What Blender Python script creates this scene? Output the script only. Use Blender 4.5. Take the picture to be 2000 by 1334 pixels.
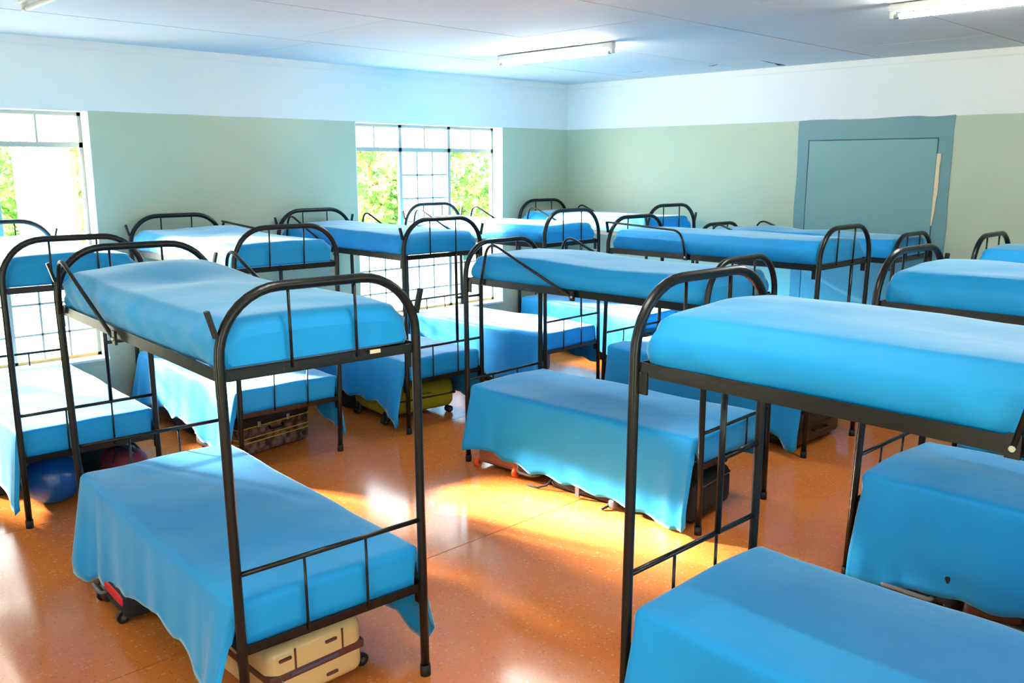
import bpy, math, random
from mathutils import Vector, Matrix, noise

# ------------------------------------------------------------------ camera, world, light, exposure
scene = bpy.context.scene
COL = scene.collection
for _o in list(bpy.data.objects):
    bpy.data.objects.remove(_o)

CAM = Vector((7.630, -8.396, 2.133))
AZ, PITCH, FPX = math.radians(135.736), 0.1948, 1744.4
cam_data = bpy.data.cameras.new('camera')
cam_data.sensor_width = 36.0
cam_data.lens = FPX / 2000.0 * 36.0
cam_data.clip_start = 0.05
cam_data.clip_end = 200
cam = bpy.data.objects.new('camera', cam_data)
COL.objects.link(cam)
_f = Vector((math.cos(AZ) * math.cos(PITCH), math.sin(AZ) * math.cos(PITCH), -math.sin(PITCH)))
cam.location = CAM
cam.rotation_euler = _f.to_track_quat('-Z', 'Y').to_euler()
scene.camera = cam

SKY_STRENGTH = 7.0
SUN_STRENGTH = 110.0
TUBE_STRENGTH = 120.0
EXPOSURE = 0.66
world = bpy.data.worlds.new('sky')
scene.world = world
world.use_nodes = True
_nt = world.node_tree
_bg = _nt.nodes['Background']
_bg.inputs['Color'].default_value = (0.84, 0.93, 1.0, 1)
_bg.inputs['Strength'].default_value = SKY_STRENGTH
sun_data = bpy.data.lights.new('sun', 'SUN')
sun_data.energy = SUN_STRENGTH
sun_data.angle = math.radians(7)
sun_data.color = (1.0, 0.95, 0.85)
sun = bpy.data.objects.new('sun', sun_data)
COL.objects.link(sun)
sun.rotation_euler = Vector((0.89, 0.335, -0.39)).to_track_quat('-Z', 'Y').to_euler()
scene.view_settings.view_transform = 'Standard'
scene.view_settings.look = 'None'
scene.view_settings.exposure = EXPOSURE
scene.view_settings.gamma = 1.0
scene.view_settings.use_curve_mapping = False
scene.cycles.use_light_tree = False
scene.cycles.max_bounces = 5
scene.cycles.diffuse_bounces = 3
scene.cycles.glossy_bounces = 3
scene.cycles.transmission_bounces = 3
scene.cycles.transparent_max_bounces = 8
scene.cycles.caustics_reflective = False
scene.cycles.caustics_refractive = False

# ------------------------------------------------------------------ helpers
def srgb(r, g, b):
    f = lambda c: (c / 255 / 12.92) if c / 255 <= 0.04045 else ((c / 255 + 0.055) / 1.055) ** 2.4
    return (f(r), f(g), f(b), 1.0)


class MB:
    """collects faces, build() links them as one mesh object"""
    def __init__(self, xf=None):
        self.v, self.f, self.s, self.m = [], [], [], []
        self.xf = xf

    def add(self, verts, faces, smooth=False, mat=0):
        n = len(self.v)
        self.v += [tuple(p) for p in verts]
        self.f += [tuple(i + n for i in f) for f in faces]
        self.s += [smooth] * len(faces)
        self.m += [mat] * len(faces)
        return self

    def box(self, c, size, rot=None, mat=0):
        c = Vector(c)
        hx, hy, hz = [q / 2 for q in size]
        vs = []
        for x in (-hx, hx):
            for y in (-hy, hy):
                for z in (-hz, hz):
                    p = Vector((x, y, z))
                    if rot is not None:
                        p = rot @ p
                    vs.append(c + p)
        fs = [(0, 1, 3, 2), (4, 6, 7, 5), (0, 4, 5, 1), (2, 3, 7, 6), (0, 2, 6, 4), (1, 5, 7, 3)]
        return self.add(vs, fs, False, mat)

    def span(self, a, b, mat=0):
        return self.box([(a[i] + b[i]) / 2 for i in range(3)], [abs(b[i] - a[i]) for i in range(3)], None, mat)

    def tube(self, pts, r, n=8, caps=True, mat=0):
        pts = [Vector(p) for p in pts]
        rs = r if isinstance(r, (list, tuple)) else [r] * len(pts)
        tang = []
        for i in range(len(pts)):
            a = pts[max(i - 1, 0)]
            b = pts[min(i + 1, len(pts) - 1)]
            tang.append((b - a).normalized())
        t0 = tang[0]
        up = Vector((0, 0, 1)) if abs(t0.z) < 0.9 else Vector((1, 0, 0))
        nrm = t0.cross(up).normalized()
        vs = []
        for i, p in enumerate(pts):
            t = tang[i]
            nrm = (nrm - t * nrm.dot(t)).normalized()
            bn = t.cross(nrm)
            for k in range(n):
                a = 2 * math.pi * k / n
                vs.append(p + (nrm * math.cos(a) + bn * math.sin(a)) * rs[i])
        fs = []
        for i in range(len(pts) - 1):
            for k in range(n):
                fs.append((i * n + k, i * n + (k + 1) % n, (i + 1) * n + (k + 1) % n, (i + 1) * n + k))
        self.add(vs, fs, True, mat)
        if caps:
            m = len(self.v) - len(vs)
            self.f += [tuple(m + k for k in reversed(range(n))), tuple(m + (len(pts) - 1) * n + k for k in range(n))]
            self.s += [False, False]
            self.m += [mat, mat]
        return self

    def rbox(self, c, size, r, seg=4, rot=None, mat=0, squash=None):
        """box with rounded edges: a subdivided cube pushed out from an inner box"""
        hx, hy, hz = [q / 2 for q in size]
        r = min(r, hx * .98, hy * .98, hz * .98)
        inner = (hx - r, hy - r, hz - r)
        def axis(h, i):
            a = [-h + (1 - math.cos(math.pi / 2 * k / seg)) * 0 + r * k / seg for k in range(seg)] if r > 0 else [-h]
            a = [-h + r * (1 - math.cos(math.pi / 4 * k / seg) / 1) * 0 + r * k / seg for k in range(seg + 1)]
            return a + [-q for q in reversed(a)]
        ax = [axis(hx, 0), axis(hy, 1), axis(hz, 2)]
        idx, vs, fs = {}, [], []
        def vid(p):
            k = tuple(round(q, 6) for q in p)
            if k not in idx:
                q = Vector(p)
                core = Vector([max(-inner[i], min(inner[i], q[i])) for i in range(3)])
                d = q - core
                if d.length > 1e-9:
                    q = core + d.normalized() * r
                if squash:
                    q = squash(q)
                if rot is not None:
                    q = rot @ q
                idx[k] = len(vs)
                vs.append(q + Vector(c))
            return idx[k]
        for d in range(3):
            a1, a2 = [(1, 2), (2, 0), (0, 1)][d]
            h = (hx, hy, hz)[d]
            for sgn in (-1, 1):
                for i in range(len(ax[a1]) - 1):
                    for j in range(len(ax[a2]) - 1):
                        q = []
                        for (ii, jj) in ((i, j), (i + 1, j), (i + 1, j + 1), (i, j + 1)):
                            p = [0, 0, 0]
                            p[d] = sgn * h
                            p[a1] = ax[a1][ii]
                            p[a2] = ax[a2][jj]
                            q.append(vid(p))
                        if sgn < 0:
                            q.reverse()
                        if len(set(q)) > 2:
                            fs.append(tuple(q))
        return self.add(vs, fs, True, mat)

    def grid(self, rows, smooth=True, mat=0, flip=False):
        nr, nc = len(rows), len(rows[0])
        vs = [p for r in rows for p in r]
        fs = []
        for i in range(nr - 1):
            for j in range(nc - 1):
                q = (i * nc + j, i * nc + j + 1, (i + 1) * nc + j + 1, (i + 1) * nc + j)
                fs.append(tuple(reversed(q)) if flip else q)
        return self.add(vs, fs, smooth, mat)

    def build(self, name, mats, parent=None, matrix=None):
        me = bpy.data.meshes.new(name)
        vs = [self.xf(p) for p in self.v] if self.xf else self.v
        me.from_pydata([tuple(p) for p in vs], [], self.f)
        for m in (mats if isinstance(mats, (list, tuple)) else [mats]):
            me.materials.append(m)
        me.polygons.foreach_set('use_smooth', self.s)
        me.polygons.foreach_set('material_index', self.m)
        me.update()
        o = bpy.data.objects.new(name, me)
        COL.objects.link(o)
        if parent is not None:
            o.parent = parent
        if matrix is not None:
            o.matrix_world = matrix
        return o


def tag(o, label=None, cat=None, group=None, kind=None):
    if label: o['label'] = label
    if cat: o['category'] = cat
    if group: o['group'] = group
    if kind: o['kind'] = kind
    return o


def empty(name, matrix):
    o = bpy.data.objects.new(name, None)
    o.empty_display_size = 0.1
    COL.objects.link(o)
    o.matrix_world = matrix
    return o


def lerp_list(pts, x):
    if x <= pts[0][0]: return pts[0][1]
    for (a, b), (c, d) in zip(pts, pts[1:]):
        if x <= c:
            t = (x - a) / max(c - a, 1e-9)
            t = t * t * (3 - 2 * t)
            return b + (d - b) * t
    return pts[-1][1]


def nz(x, y, z=0.0):
    return noise.noise(Vector((x, y, z)))

# ------------------------------------------------------------------ materials
def mat_new(name):
    m = bpy.data.materials.new(name)
    m.use_nodes = True
    nt = m.node_tree
    return m, nt, nt.nodes['Principled BSDF']


def simple(name, col, rough=0.5, metal=0.0, var=0.08, scale=6.0, bump=0.0, bscale=40.0, spec=0.5, sheen=0.0, coat=0.0):
    m, nt, p = mat_new(name)
    p.inputs['Roughness'].default_value = rough
    p.inputs['Metallic'].default_value = metal
    p.inputs['Specular IOR Level'].default_value = spec
    p.inputs['Sheen Weight'].default_value = sheen
    p.inputs['Coat Weight'].default_value = coat
    tc = nt.nodes.new('ShaderNodeTexCoord')
    n = nt.nodes.new('ShaderNodeTexNoise')
    n.inputs['Scale'].default_value = scale
    n.inputs['Detail'].default_value = 4
    nt.links.new(tc.outputs['Object'], n.inputs['Vector'])
    mx = nt.nodes.new('ShaderNodeMix')
    mx.data_type = 'RGBA'
    mx.inputs['A'].default_value = tuple(c * (1 - var) for c in col[:3]) + (1,)
    mx.inputs['B'].default_value = tuple(min(1, c * (1 + var)) for c in col[:3]) + (1,)
    nt.links.new(n.outputs['Fac'], mx.inputs['Factor'])
    nt.links.new(mx.outputs['Result'], p.inputs['Base Color'])
    if bump:
        b = nt.nodes.new('ShaderNodeBump')
        n2 = nt.nodes.new('ShaderNodeTexNoise')
        n2.inputs['Scale'].default_value = bscale
        n2.inputs['Detail'].default_value = 3
        nt.links.new(tc.outputs['Object'], n2.inputs['Vector'])
        nt.links.new(n2.outputs['Fac'], b.inputs['Height'])
        b.inputs['Strength'].default_value = bump
        b.inputs['Distance'].default_value = 0.01
        nt.links.new(b.outputs['Normal'], p.inputs['Normal'])
    return m


def make_sheet_mat():
    m, nt, p = mat_new('blue_cotton_sheet')
    N, Lk = nt.nodes, nt.links
    tc = N.new('ShaderNodeTexCoord')
    n = N.new('ShaderNodeTexNoise')
    n.inputs['Scale'].default_value = 2.2
    n.inputs['Detail'].default_value = 5
    Lk.new(tc.outputs['Object'], n.inputs['Vector'])
    mx = N.new('ShaderNodeMix'); mx.data_type = 'RGBA'
    mx.inputs['A'].default_value = srgb(5, 138, 212)
    mx.inputs['B'].default_value = srgb(12, 162, 226)
    Lk.new(n.outputs['Fac'], mx.inputs['Factor'])
    # tiny dark specks of lint
    v = N.new('ShaderNodeTexVoronoi')
    v.inputs['Scale'].default_value = 8.0
    Lk.new(tc.outputs['Object'], v.inputs['Vector'])
    lt = N.new('ShaderNodeMath'); lt.operation = 'LESS_THAN'
    lt.inputs[1].default_value = 0.022
    Lk.new(v.outputs['Distance'], lt.inputs[0])
    mx2 = N.new('ShaderNodeMix'); mx2.data_type = 'RGBA'
    mx2.inputs['B'].default_value = srgb(20, 80, 120)
    ml = N.new('ShaderNodeMath'); ml.operation = 'MULTIPLY'; ml.inputs[1].default_value = 0.6
    Lk.new(lt.outputs[0], ml.inputs[0])
    Lk.new(ml.outputs[0], mx2.inputs['Factor'])
    Lk.new(mx.outputs['Result'], mx2.inputs['A'])
    Lk.new(mx2.outputs['Result'], p.inputs['Base Color'])
    p.inputs['Roughness'].default_value = 0.62
    p.inputs['Specular IOR Level'].default_value = 0.35
    p.inputs['Sheen Weight'].default_value = 0.8
    p.inputs['Sheen Roughness'].default_value = 0.3
    p.inputs['Sheen Tint'].default_value = (0.72, 0.93, 1, 1)
    mp = N.new('ShaderNodeMapping')
    mp.inputs['Scale'].default_value = (2.0, 3.0, 2.5)
    Lk.new(tc.outputs['Object'], mp.inputs['Vector'])
    n2 = N.new('ShaderNodeTexNoise')
    n2.inputs['Scale'].default_value = 2.0
    n2.inputs['Detail'].default_value = 2.5
    n2.inputs['Distortion'].default_value = 0.6
    Lk.new(mp.outputs['Vector'], n2.inputs['Vector'])
    b = N.new('ShaderNodeBump')
    b.inputs['Strength'].default_value = 0.35
    b.inputs['Distance'].default_value = 0.012
    Lk.new(n2.outputs['Fac'], b.inputs['Height'])
    Lk.new(b.outputs['Normal'], p.inputs['Normal'])
    return m


def make_wall_mat(name, upper, lower, line_z):
    m, nt, p = mat_new(name)
    N, Lk = nt.nodes, nt.links
    geo = N.new('ShaderNodeNewGeometry')
    sep = N.new('ShaderNodeSeparateXYZ')
    Lk.new(geo.outputs['Position'], sep.inputs[0])
    wob = N.new('ShaderNodeTexNoise'); wob.inputs['Scale'].default_value = 3.0; wob.inputs['Detail'].default_value = 4
    Lk.new(geo.outputs['Position'], wob.inputs['Vector'])
    wm = N.new('ShaderNodeMath'); wm.operation = 'MULTIPLY_ADD'
    wm.inputs[1].default_value = 0.012; wm.inputs[2].default_value = line_z - 0.006
    Lk.new(wob.outputs['Fac'], wm.inputs[0])
    gt = N.new('ShaderNodeMath'); gt.operation = 'GREATER_THAN'
    Lk.new(sep.outputs['Z'], gt.inputs[0]); Lk.new(wm.outputs[0], gt.inputs[1])
    big = N.new('ShaderNodeTexNoise'); big.inputs['Scale'].default_value = 0.9; big.inputs['Detail'].default_value = 6
    big.inputs['Roughness'].default_value = 0.6
    Lk.new(geo.outputs['Position'], big.inputs['Vector'])
    def var(c, k):
        mx = N.new('ShaderNodeMix'); mx.data_type = 'RGBA'
        mx.inputs['A'].default_value = tuple(q * (1 - k) for q in c[:3]) + (1,)
        mx.inputs['B'].default_value = tuple(min(1, q * (1 + k)) for q in c[:3]) + (1,)
        Lk.new(big.outputs['Fac'], mx.inputs['Factor'])
        return mx
    u, l = var(upper, 0.05), var(lower, 0.12)
    mx = N.new('ShaderNodeMix'); mx.data_type = 'RGBA'
    Lk.new(gt.outputs[0], mx.inputs['Factor'])
    Lk.new(l.outputs['Result'], mx.inputs['A']); Lk.new(u.outputs['Result'], mx.inputs['B'])
    # chipped pale scuffs
    sc = N.new('ShaderNodeTexNoise'); sc.inputs['Scale'].default_value = 7.5; sc.inputs['Detail'].default_value = 7
    Lk.new(geo.outputs['Position'], sc.inputs['Vector'])
    rp = N.new('ShaderNodeMapRange')
    rp.inputs['From Min'].default_value = 0.80; rp.inputs['From Max'].default_value = 0.82
    rp.inputs['To Max'].default_value = 0.5
    Lk.new(sc.outputs['Fac'], rp.inputs['Value'])
    mx2 = N.new('ShaderNodeMix'); mx2.data_type = 'RGBA'
    mx2.inputs['B'].default_value = srgb(235, 240, 235)
    Lk.new(rp.outputs['Result'], mx2.inputs['Factor']); Lk.new(mx.outputs['Result'], mx2.inputs['A'])
    Lk.new(mx2.outputs['Result'], p.inputs['Base Color'])
    rg = N.new('ShaderNodeMapRange')
    rg.inputs['To Min'].default_value = 0.38; rg.inputs['To Max'].default_value = 0.7
    Lk.new(gt.outputs[0], rg.inputs['Value'])
    Lk.new(rg.outputs['Result'], p.inputs['Roughness'])
    fine = N.new('ShaderNodeTexNoise'); fine.inputs['Scale'].default_value = 14; fine.inputs['Detail'].default_value = 5
    Lk.new(geo.outputs['Position'], fine.inputs['Vector'])
    b = N.new('ShaderNodeBump'); b.inputs['Strength'].default_value = 0.15; b.inputs['Distance'].default_value = 0.01
    Lk.new(fine.outputs['Fac'], b.inputs['Height']); Lk.new(b.outputs['Normal'], p.inputs['Normal'])
    return m


def make_floor_mat():
    m, nt, p = mat_new('red_terrazzo')
    N, Lk = nt.nodes, nt.links
    geo = N.new('ShaderNodeNewGeometry')
    def noise_n(scale, det=4, rough=.5):
        n = N.new('ShaderNodeTexNoise'); n.inputs['Scale'].default_value = scale
        n.inputs['Detail'].default_value = det; n.inputs['Roughness'].default_value = rough
        Lk.new(geo.outputs['Position'], n.inputs['Vector']); return n
    def mixc(fac, a, b):
        mx = N.new('ShaderNodeMix'); mx.data_type = 'RGBA'
        for k, q in (('A', a), ('B', b)):
            if isinstance(q, tuple): mx.inputs[k].default_value = q
            else: Lk.new(q, mx.inputs[k])
        Lk.new(fac, mx.inputs['Factor']); return mx.outputs['Result']
    def rng(src, a, b, c=0.0, d=1.0):
        r = N.new('ShaderNodeMapRange'); r.inputs['From Min'].default_value = a; r.inputs['From Max'].default_value = b
        r.inputs['To Min'].default_value = c; r.inputs['To Max'].default_value = d
        Lk.new(src, r.inputs['Value']); return r.outputs['Result']
    base = mixc(noise_n(1.1, 6, .6).outputs['Fac'], srgb(204, 106, 46), srgb(230, 138, 68))
    v1 = N.new('ShaderNodeTexVoronoi'); v1.inputs['Scale'].default_value = 46; v1.inputs['Randomness'].default_value = 1.0
    Lk.new(geo.outputs['Position'], v1.inputs['Vector'])
    sp = N.new('ShaderNodeSeparateColor'); Lk.new(v1.outputs['Color'], sp.inputs[0])
    chip = N.new('ShaderNodeMath'); chip.operation = 'MULTIPLY'
    Lk.new(rng(v1.outputs['Distance'], .38, .30), chip.inputs[0])
    Lk.new(rng(sp.outputs[0], .72, .78), chip.inputs[1])
    c2 = N.new('ShaderNodeMath'); c2.operation = 'MULTIPLY'; c2.inputs[1].default_value = .36
    Lk.new(chip.outputs[0], c2.inputs[0])
    col = mixc(c2.outputs[0], base, srgb(232, 190, 140))
    v2 = N.new('ShaderNodeTexVoronoi'); v2.inputs['Scale'].default_value = 85
    Lk.new(geo.outputs['Position'], v2.inputs['Vector'])
    sp2 = N.new('ShaderNodeSeparateColor'); Lk.new(v2.outputs['Color'], sp2.inputs[0])
    ch2 = N.new('ShaderNodeMath'); ch2.operation = 'MULTIPLY'
    Lk.new(rng(v2.outputs['Distance'], .36, .30), ch2.inputs[0]); Lk.new(rng(sp2.outputs[1], .8, .84, 0, .5), ch2.inputs[1])
    col = mixc(ch2.outputs[0], col, srgb(110, 55, 32))
    Lk.new(col, p.inputs['Base Color'])
    Lk.new(rng(noise_n(1.3, 3, .5).outputs['Fac'], .3, .7, .11, .21), p.inputs['Roughness'])
    p.inputs['Specular IOR Level'].default_value = 0.3
    b = N.new('ShaderNodeBump'); b.inputs['Strength'].default_value = .08; b.inputs['Distance'].default_value = .004
    Lk.new(noise_n(5, 2, .5).outputs['Fac'], b.inputs['Height']); Lk.new(b.outputs['Normal'], p.inputs['Normal'])
    return m


def make_glass(name, clear):
    m = bpy.data.materials.new(name); m.use_nodes = True
    nt = m.node_tree; N, Lk = nt.nodes, nt.links
    N.remove(N['Principled BSDF'])
    out = N['Material Output']
    tr = N.new('ShaderNodeBsdfTransparent'); tr.inputs['Color'].default_value = (.95, .98, .97, 1)
    tl = N.new('ShaderNodeBsdfTranslucent'); tl.inputs['Color'].default_value = (.16, .17, .17, 1)
    gl = N.new('ShaderNodeBsdfGlossy'); gl.inputs['Roughness'].default_value = .08
    geo = N.new('ShaderNodeNewGeometry')
    n = N.new('ShaderNodeTexNoise'); n.inputs['Scale'].default_value = 6; n.inputs['Detail'].default_value = 5
    Lk.new(geo.outputs['Position'], n.inputs['Vector'])
    r = N.new('ShaderNodeMapRange'); r.inputs['From Min'].default_value = .3; r.inputs['From Max'].default_value = .7
    r.inputs['To Min'].default_value = clear * .6; r.inputs['To Max'].default_value = min(1, clear * 1.4)
    Lk.new(n.outputs['Fac'], r.inputs['Value'])
    a = N.new('ShaderNodeMixShader'); Lk.new(r.outputs['Result'], a.inputs[0])
    Lk.new(tl.outputs[0], a.inputs[1]); Lk.new(tr.outputs[0], a.inputs[2])
    b = N.new('ShaderNodeMixShader'); b.inputs[0].default_value = .05
    Lk.new(a.outputs[0], b.inputs[1]); Lk.new(gl.outputs[0], b.inputs[2])
    Lk.new(b.outputs[0], out.inputs['Surface'])
    return m


def make_emit(name, col, strength):
    m = bpy.data.materials.new(name); m.use_nodes = True
    nt = m.node_tree
    p = nt.nodes['Principled BSDF']
    p.inputs['Base Color'].default_value = (.9, .9, .9, 1)
    p.inputs['Emission Color'].default_value = col
    p.inputs['Emission Strength'].default_value = strength
    return m


def make_leaf_mat():
    m, nt, p = mat_new('sunlit_leaves')
    N, Lk = nt.nodes, nt.links
    geo = N.new('ShaderNodeNewGeometry')
    n = N.new('ShaderNodeTexNoise'); n.inputs['Scale'].default_value = 2.5; n.inputs['Detail'].default_value = 4
    Lk.new(geo.outputs['Position'], n.inputs['Vector'])
    cr = N.new('ShaderNodeValToRGB')
    e = cr.color_ramp.elements
    e[0].position = .3; e[0].color = srgb(74, 124, 66)
    e[1].position = .72; e[1].color = srgb(226, 190, 96)
    for pos, c in ((.45, srgb(112, 162, 92)), (.6, srgb(168, 198, 118))):
        q = e.new(pos); q.color = c
    Lk.new(n.outputs['Fac'], cr.inputs[0])
    Lk.new(cr.outputs[0], p.inputs['Base Color'])
    p.inputs['Roughness'].default_value = .5
    tl = N.new('ShaderNodeBsdfTranslucent'); Lk.new(cr.outputs[0], tl.inputs['Color'])
    ms = N.new('ShaderNodeMixShader'); ms.inputs[0].default_value = .45
    Lk.new(p.outputs[0], ms.inputs[1]); Lk.new(tl.outputs[0], ms.inputs[2])
    Lk.new(ms.outputs[0], N['Material Output'].inputs['Surface'])
    return m


def make_trunk_cloth():
    """brown checked suitcase fabric"""
    m, nt, p = mat_new('brown_checked_fabric')
    N, Lk = nt.nodes, nt.links
    tc = N.new('ShaderNodeTexCoord')
    v = N.new('ShaderNodeTexVoronoi'); v.inputs['Scale'].default_value = 15
    v.distance = 'CHEBYCHEV'
    Lk.new(tc.outputs['Object'], v.inputs['Vector'])
    n = N.new('ShaderNodeTexNoise'); n.inputs['Scale'].default_value = 22; n.inputs['Detail'].default_value = 4
    Lk.new(tc.outputs['Object'], n.inputs['Vector'])
    ad = N.new('ShaderNodeMath'); ad.operation = 'MULTIPLY'
    Lk.new(v.outputs['Distance'], ad.inputs[0]); Lk.new(n.outputs['Fac'], ad.inputs[1])
    mx = N.new('ShaderNodeMix'); mx.data_type = 'RGBA'
    mx.inputs['A'].default_value = srgb(124, 96, 80); mx.inputs['B'].default_value = srgb(44, 32, 26)
    r = N.new('ShaderNodeMapRange'); r.inputs['From Min'].default_value = .1; r.inputs['From Max'].default_value = .3
    Lk.new(ad.outputs[0], r.inputs['Value']); Lk.new(r.outputs['Result'], mx.inputs['Factor'])
    Lk.new(mx.outputs['Result'], p.inputs['Base Color'])
    p.inputs['Roughness'].default_value = .7
    return m


M = {}
M['sheet'] = make_sheet_mat()
M['frame'] = simple('black_gloss_paint', srgb(14, 19, 19), .3, 0, .25, 9, .08, 60, .36)
M['rubber'] = simple('black_rubber', srgb(18, 18, 18), .7)
M['bolt'] = simple('zinc_bolt', srgb(170, 180, 175), .3, .9)
M['tag'] = simple('cream_tag', srgb(225, 215, 180), .8)
M['wall'] = make_wall_mat('two_tone_wall_paint', srgb(228, 233, 230), srgb(180, 194, 168), 2.5615)
M['ceiling'] = simple('ceiling_board_paint', srgb(208, 214, 216), .75, 0, .05, 1.2, .05, 20)
M['gap'] = simple('dark_joint', srgb(70, 78, 88), .9)
M['cornice'] = simple('cornice_paint', srgb(230, 232, 226), .7, 0, .04)
M['white'] = simple('white_paint', srgb(240, 242, 238), .5, 0, .04, 4, .05, 30)
M['yellow'] = simple('yellowed_frame_paint', srgb(214, 176, 110), .55, 0, .12, 10)
M['steel'] = simple('pale_window_paint', srgb(158, 165, 160), .5, 0, .08, 10)
M['floor'] = make_floor_mat()
M['joint'] = simple('floor_joint', srgb(96, 52, 34), .8)
M['frost'] = make_glass('dusty_glass', .5)
M['clear'] = make_glass('clear_glass', .8)
M['tube'] = make_emit('lit_tube', (1.0, .97, .88, 1), TUBE_STRENGTH)
M['tube_off'] = simple('unlit_tube', srgb(225, 225, 220), .3)
M['leaf'] = make_leaf_mat()
M['bark'] = simple('bark', srgb(150, 120, 92), .9, 0, .2, 12, .4, 20)
M['earth'] = simple('pale_ground', srgb(196, 176, 140), .95, 0, .15, 2)
M['teal'] = simple('teal_patch_paint', srgb(104, 148, 152), .45, 0, .1, 1.6, .12, 12)
M['teal2'] = simple('teal_panel_paint', srgb(116, 160, 158), .42, 0, .12, 1.2, .12, 10)
M['plaster'] = simple('bare_plaster', srgb(224, 206, 170), .9, 0, .15, 14, .5, 30)
M['dirt'] = simple('dark_groove', srgb(52, 82, 86), .8)
M['cream_shell'] = simple('cream_shell', srgb(226, 196, 138), .3, 0, .05, 3, coat=.3)
M['brown_trim'] = simple('brown_trim', srgb(98, 58, 52), .5)
M['black_fab'] = simple('black_fabric', srgb(26, 26, 30), .8, 0, .3, 8, .5, 60)
M['black_plastic'] = simple('black_plastic', srgb(24, 24, 26), .35)
M['grey_plastic'] = simple('grey_plastic', srgb(92, 94, 96), .45)
M['red_fab'] = simple('red_fabric', srgb(206, 30, 42), .6, 0, .1, 8, .3, 50)
M['blue_bag'] = simple('blue_plastic_bag', srgb(14, 96, 190), .28, 0, .15, 5, .5, 14)
M['maroon'] = simple('maroon_fabric', srgb(112, 34, 56), .7, 0, .2, 8, .4, 40)
M['check'] = make_trunk_cloth()
M['piping'] = simple('yellow_piping', srgb(208, 176, 34), .5)
M['olive'] = simple('olive_shell', srgb(150, 152, 26), .4, 0, .08, 4)
M['mauve'] = simple('mauve_grey_fabric', srgb(96, 84, 104), .7, 0, .12, 8, .3, 40)
M['tan'] = simple('tan_fabric', srgb(148, 98, 74), .7, 0, .15, 8, .4, 40)
M['orange'] = simple('orange_plastic', srgb(236, 92, 30), .4)
M['brown_shoe'] = simple('brown_leather', srgb(72, 40, 30), .4)
M['paper'] = simple('white_paper', srgb(228, 226, 220), .8)
M['green_cloth'] = simple('pale_green_cloth', srgb(150, 226, 150), .8)

# ------------------------------------------------------------------ the room
RX, RY, ZC = 9.2, -9.9, 3.092
ZP = 2.5615
T = 0.2
WZ0, WZ1 = 0.53, 2.56
WIN_L = [(-7.72, -5.69), (-3.14, -1.11)]
FILL_WIN_R = [(-8.8, -6.8), (-5.8, -3.8)]  # unseen openings opposite, added as fill for the near bed faces
FILL_WIN_F = [(2.9, 4.0), (5.9, 7.3)]  # unseen openings behind the camera, added to brighten the beds' left sides


def wall_with_windows(name, x0, x1, wins):
    m = MB()
    y = RY - T
    for a, b in sorted(wins):
        m.span((x0, y, 0), (x1, a, ZC + .1))
        m.span((x0, a, 0), (x1, b, WZ0))
        m.span((x0, a, WZ1), (x1, b, ZC + .1))
        y = b
    m.span((x0, y, 0), (x1, T, ZC + .1))
    return tag(m.build(name, M['wall']), kind='structure')


wall_with_windows('wall_left', -T, 0, WIN_L)
wall_with_windows('wall_right', RX, RX + T, FILL_WIN_R)
tag(MB().span((0, 0, 0), (RX, T, ZC + .1)).build('wall_back', M['wall']), kind='structure')
_m = MB()
_x = 0.0
for _a, _b in FILL_WIN_F:
    _m.span((_x, RY - T, 0), (_a, RY, ZC + .1))
    _m.span((_a, RY - T, 0), (_b, RY, WZ0))
    _m.span((_a, RY - T, WZ1), (_b, RY, ZC + .1))
    _x = _b
_m.span((_x, RY - T, 0), (RX, RY, ZC + .1))
tag(_m.build('wall_front', M['wall']), kind='structure')

# floor: terrazzo cast in strips with open joints between them
fl = tag(MB().span((-T, RY - T, -.12), (RX + T, T, -.012)).build('floor', M['joint']), kind='structure')
fx = [0, 2.0, 4.0, 6.0, 8.0, RX]
for a, b in zip(fx, fx[1:]):
    MB().span((a + .003, RY, -.012), (b - .003, 0, 0)).build('floor_slab', M['floor'], fl)

# ceiling: boards with open seams
ce = tag(MB().span((0, RY, ZC + .014), (RX, 0, ZC + .08)).build('ceiling', M['gap']), kind='structure')
cx = [0, 1.2, 2.55, 3.9, 5.13, 6.45, 7.8, RX]
off = [-1.9, -2.13, -.91, -.92, -2.1, -.9, -2.2]
for i, (a, b) in enumerate(zip(cx, cx[1:])):
    ys = [0.0]
    y = off[i]
    while y > RY + .3:
        ys.append(y)
        y -= 2.44
    ys.append(RY)
    for c, d in zip(ys, ys[1:]):
        g = .007
        dz = .004 * nz(i * 3.1, c * 2.7)
        MB().span((a + g, d + g * .5, ZC + .003 + dz), (b - g, c - g * .5, ZC + .0145)).build('ceiling_panel', M['ceiling'], ce)


# hairline cracks and a chipped spot near the back wall
for pts, r in (([(3.025, -.657), (3.0, -.45), (2.985, -.30)], .006), ([(2.99, -.34), (2.975, -.24), (2.98, -.14)], .016), ([(2.404, -.593), (2.47, -.60), (2.545, -.647)], .006), ([(1.5, -.653), (1.637, -.665)], .006)):
    MB().tube([(a, b, ZC + .004) for a, b in pts], [r * (.4 if i in (0, len(pts) - 1) else 1) for i in range(len(pts))], 6).build('ceiling_crack', M['gap'], ce)


def cornice(name, p, q, ax):
    m = MB()
    d = .028
    if ax == 0:
        m.span((p[0], p[1], ZC - .055), (p[0] + d, q[1], ZC + .01)); m.span((p[0], p[1], ZC - .062), (p[0] + .012, q[1], ZC - .055))
    else:
        m.span((p[0], p[1] - d, ZC - .055), (q[0], p[1], ZC + .01)); m.span((p[0], p[1] - .012, ZC - .062), (q[0], p[1], ZC - .055))
    return tag(m.build(name, M['cornice']), kind='structure')


cornice('trim_1', (0, RY), (0, 0), 0)
cornice('trim_2', (0, 0), (RX, 0), 1)

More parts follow.
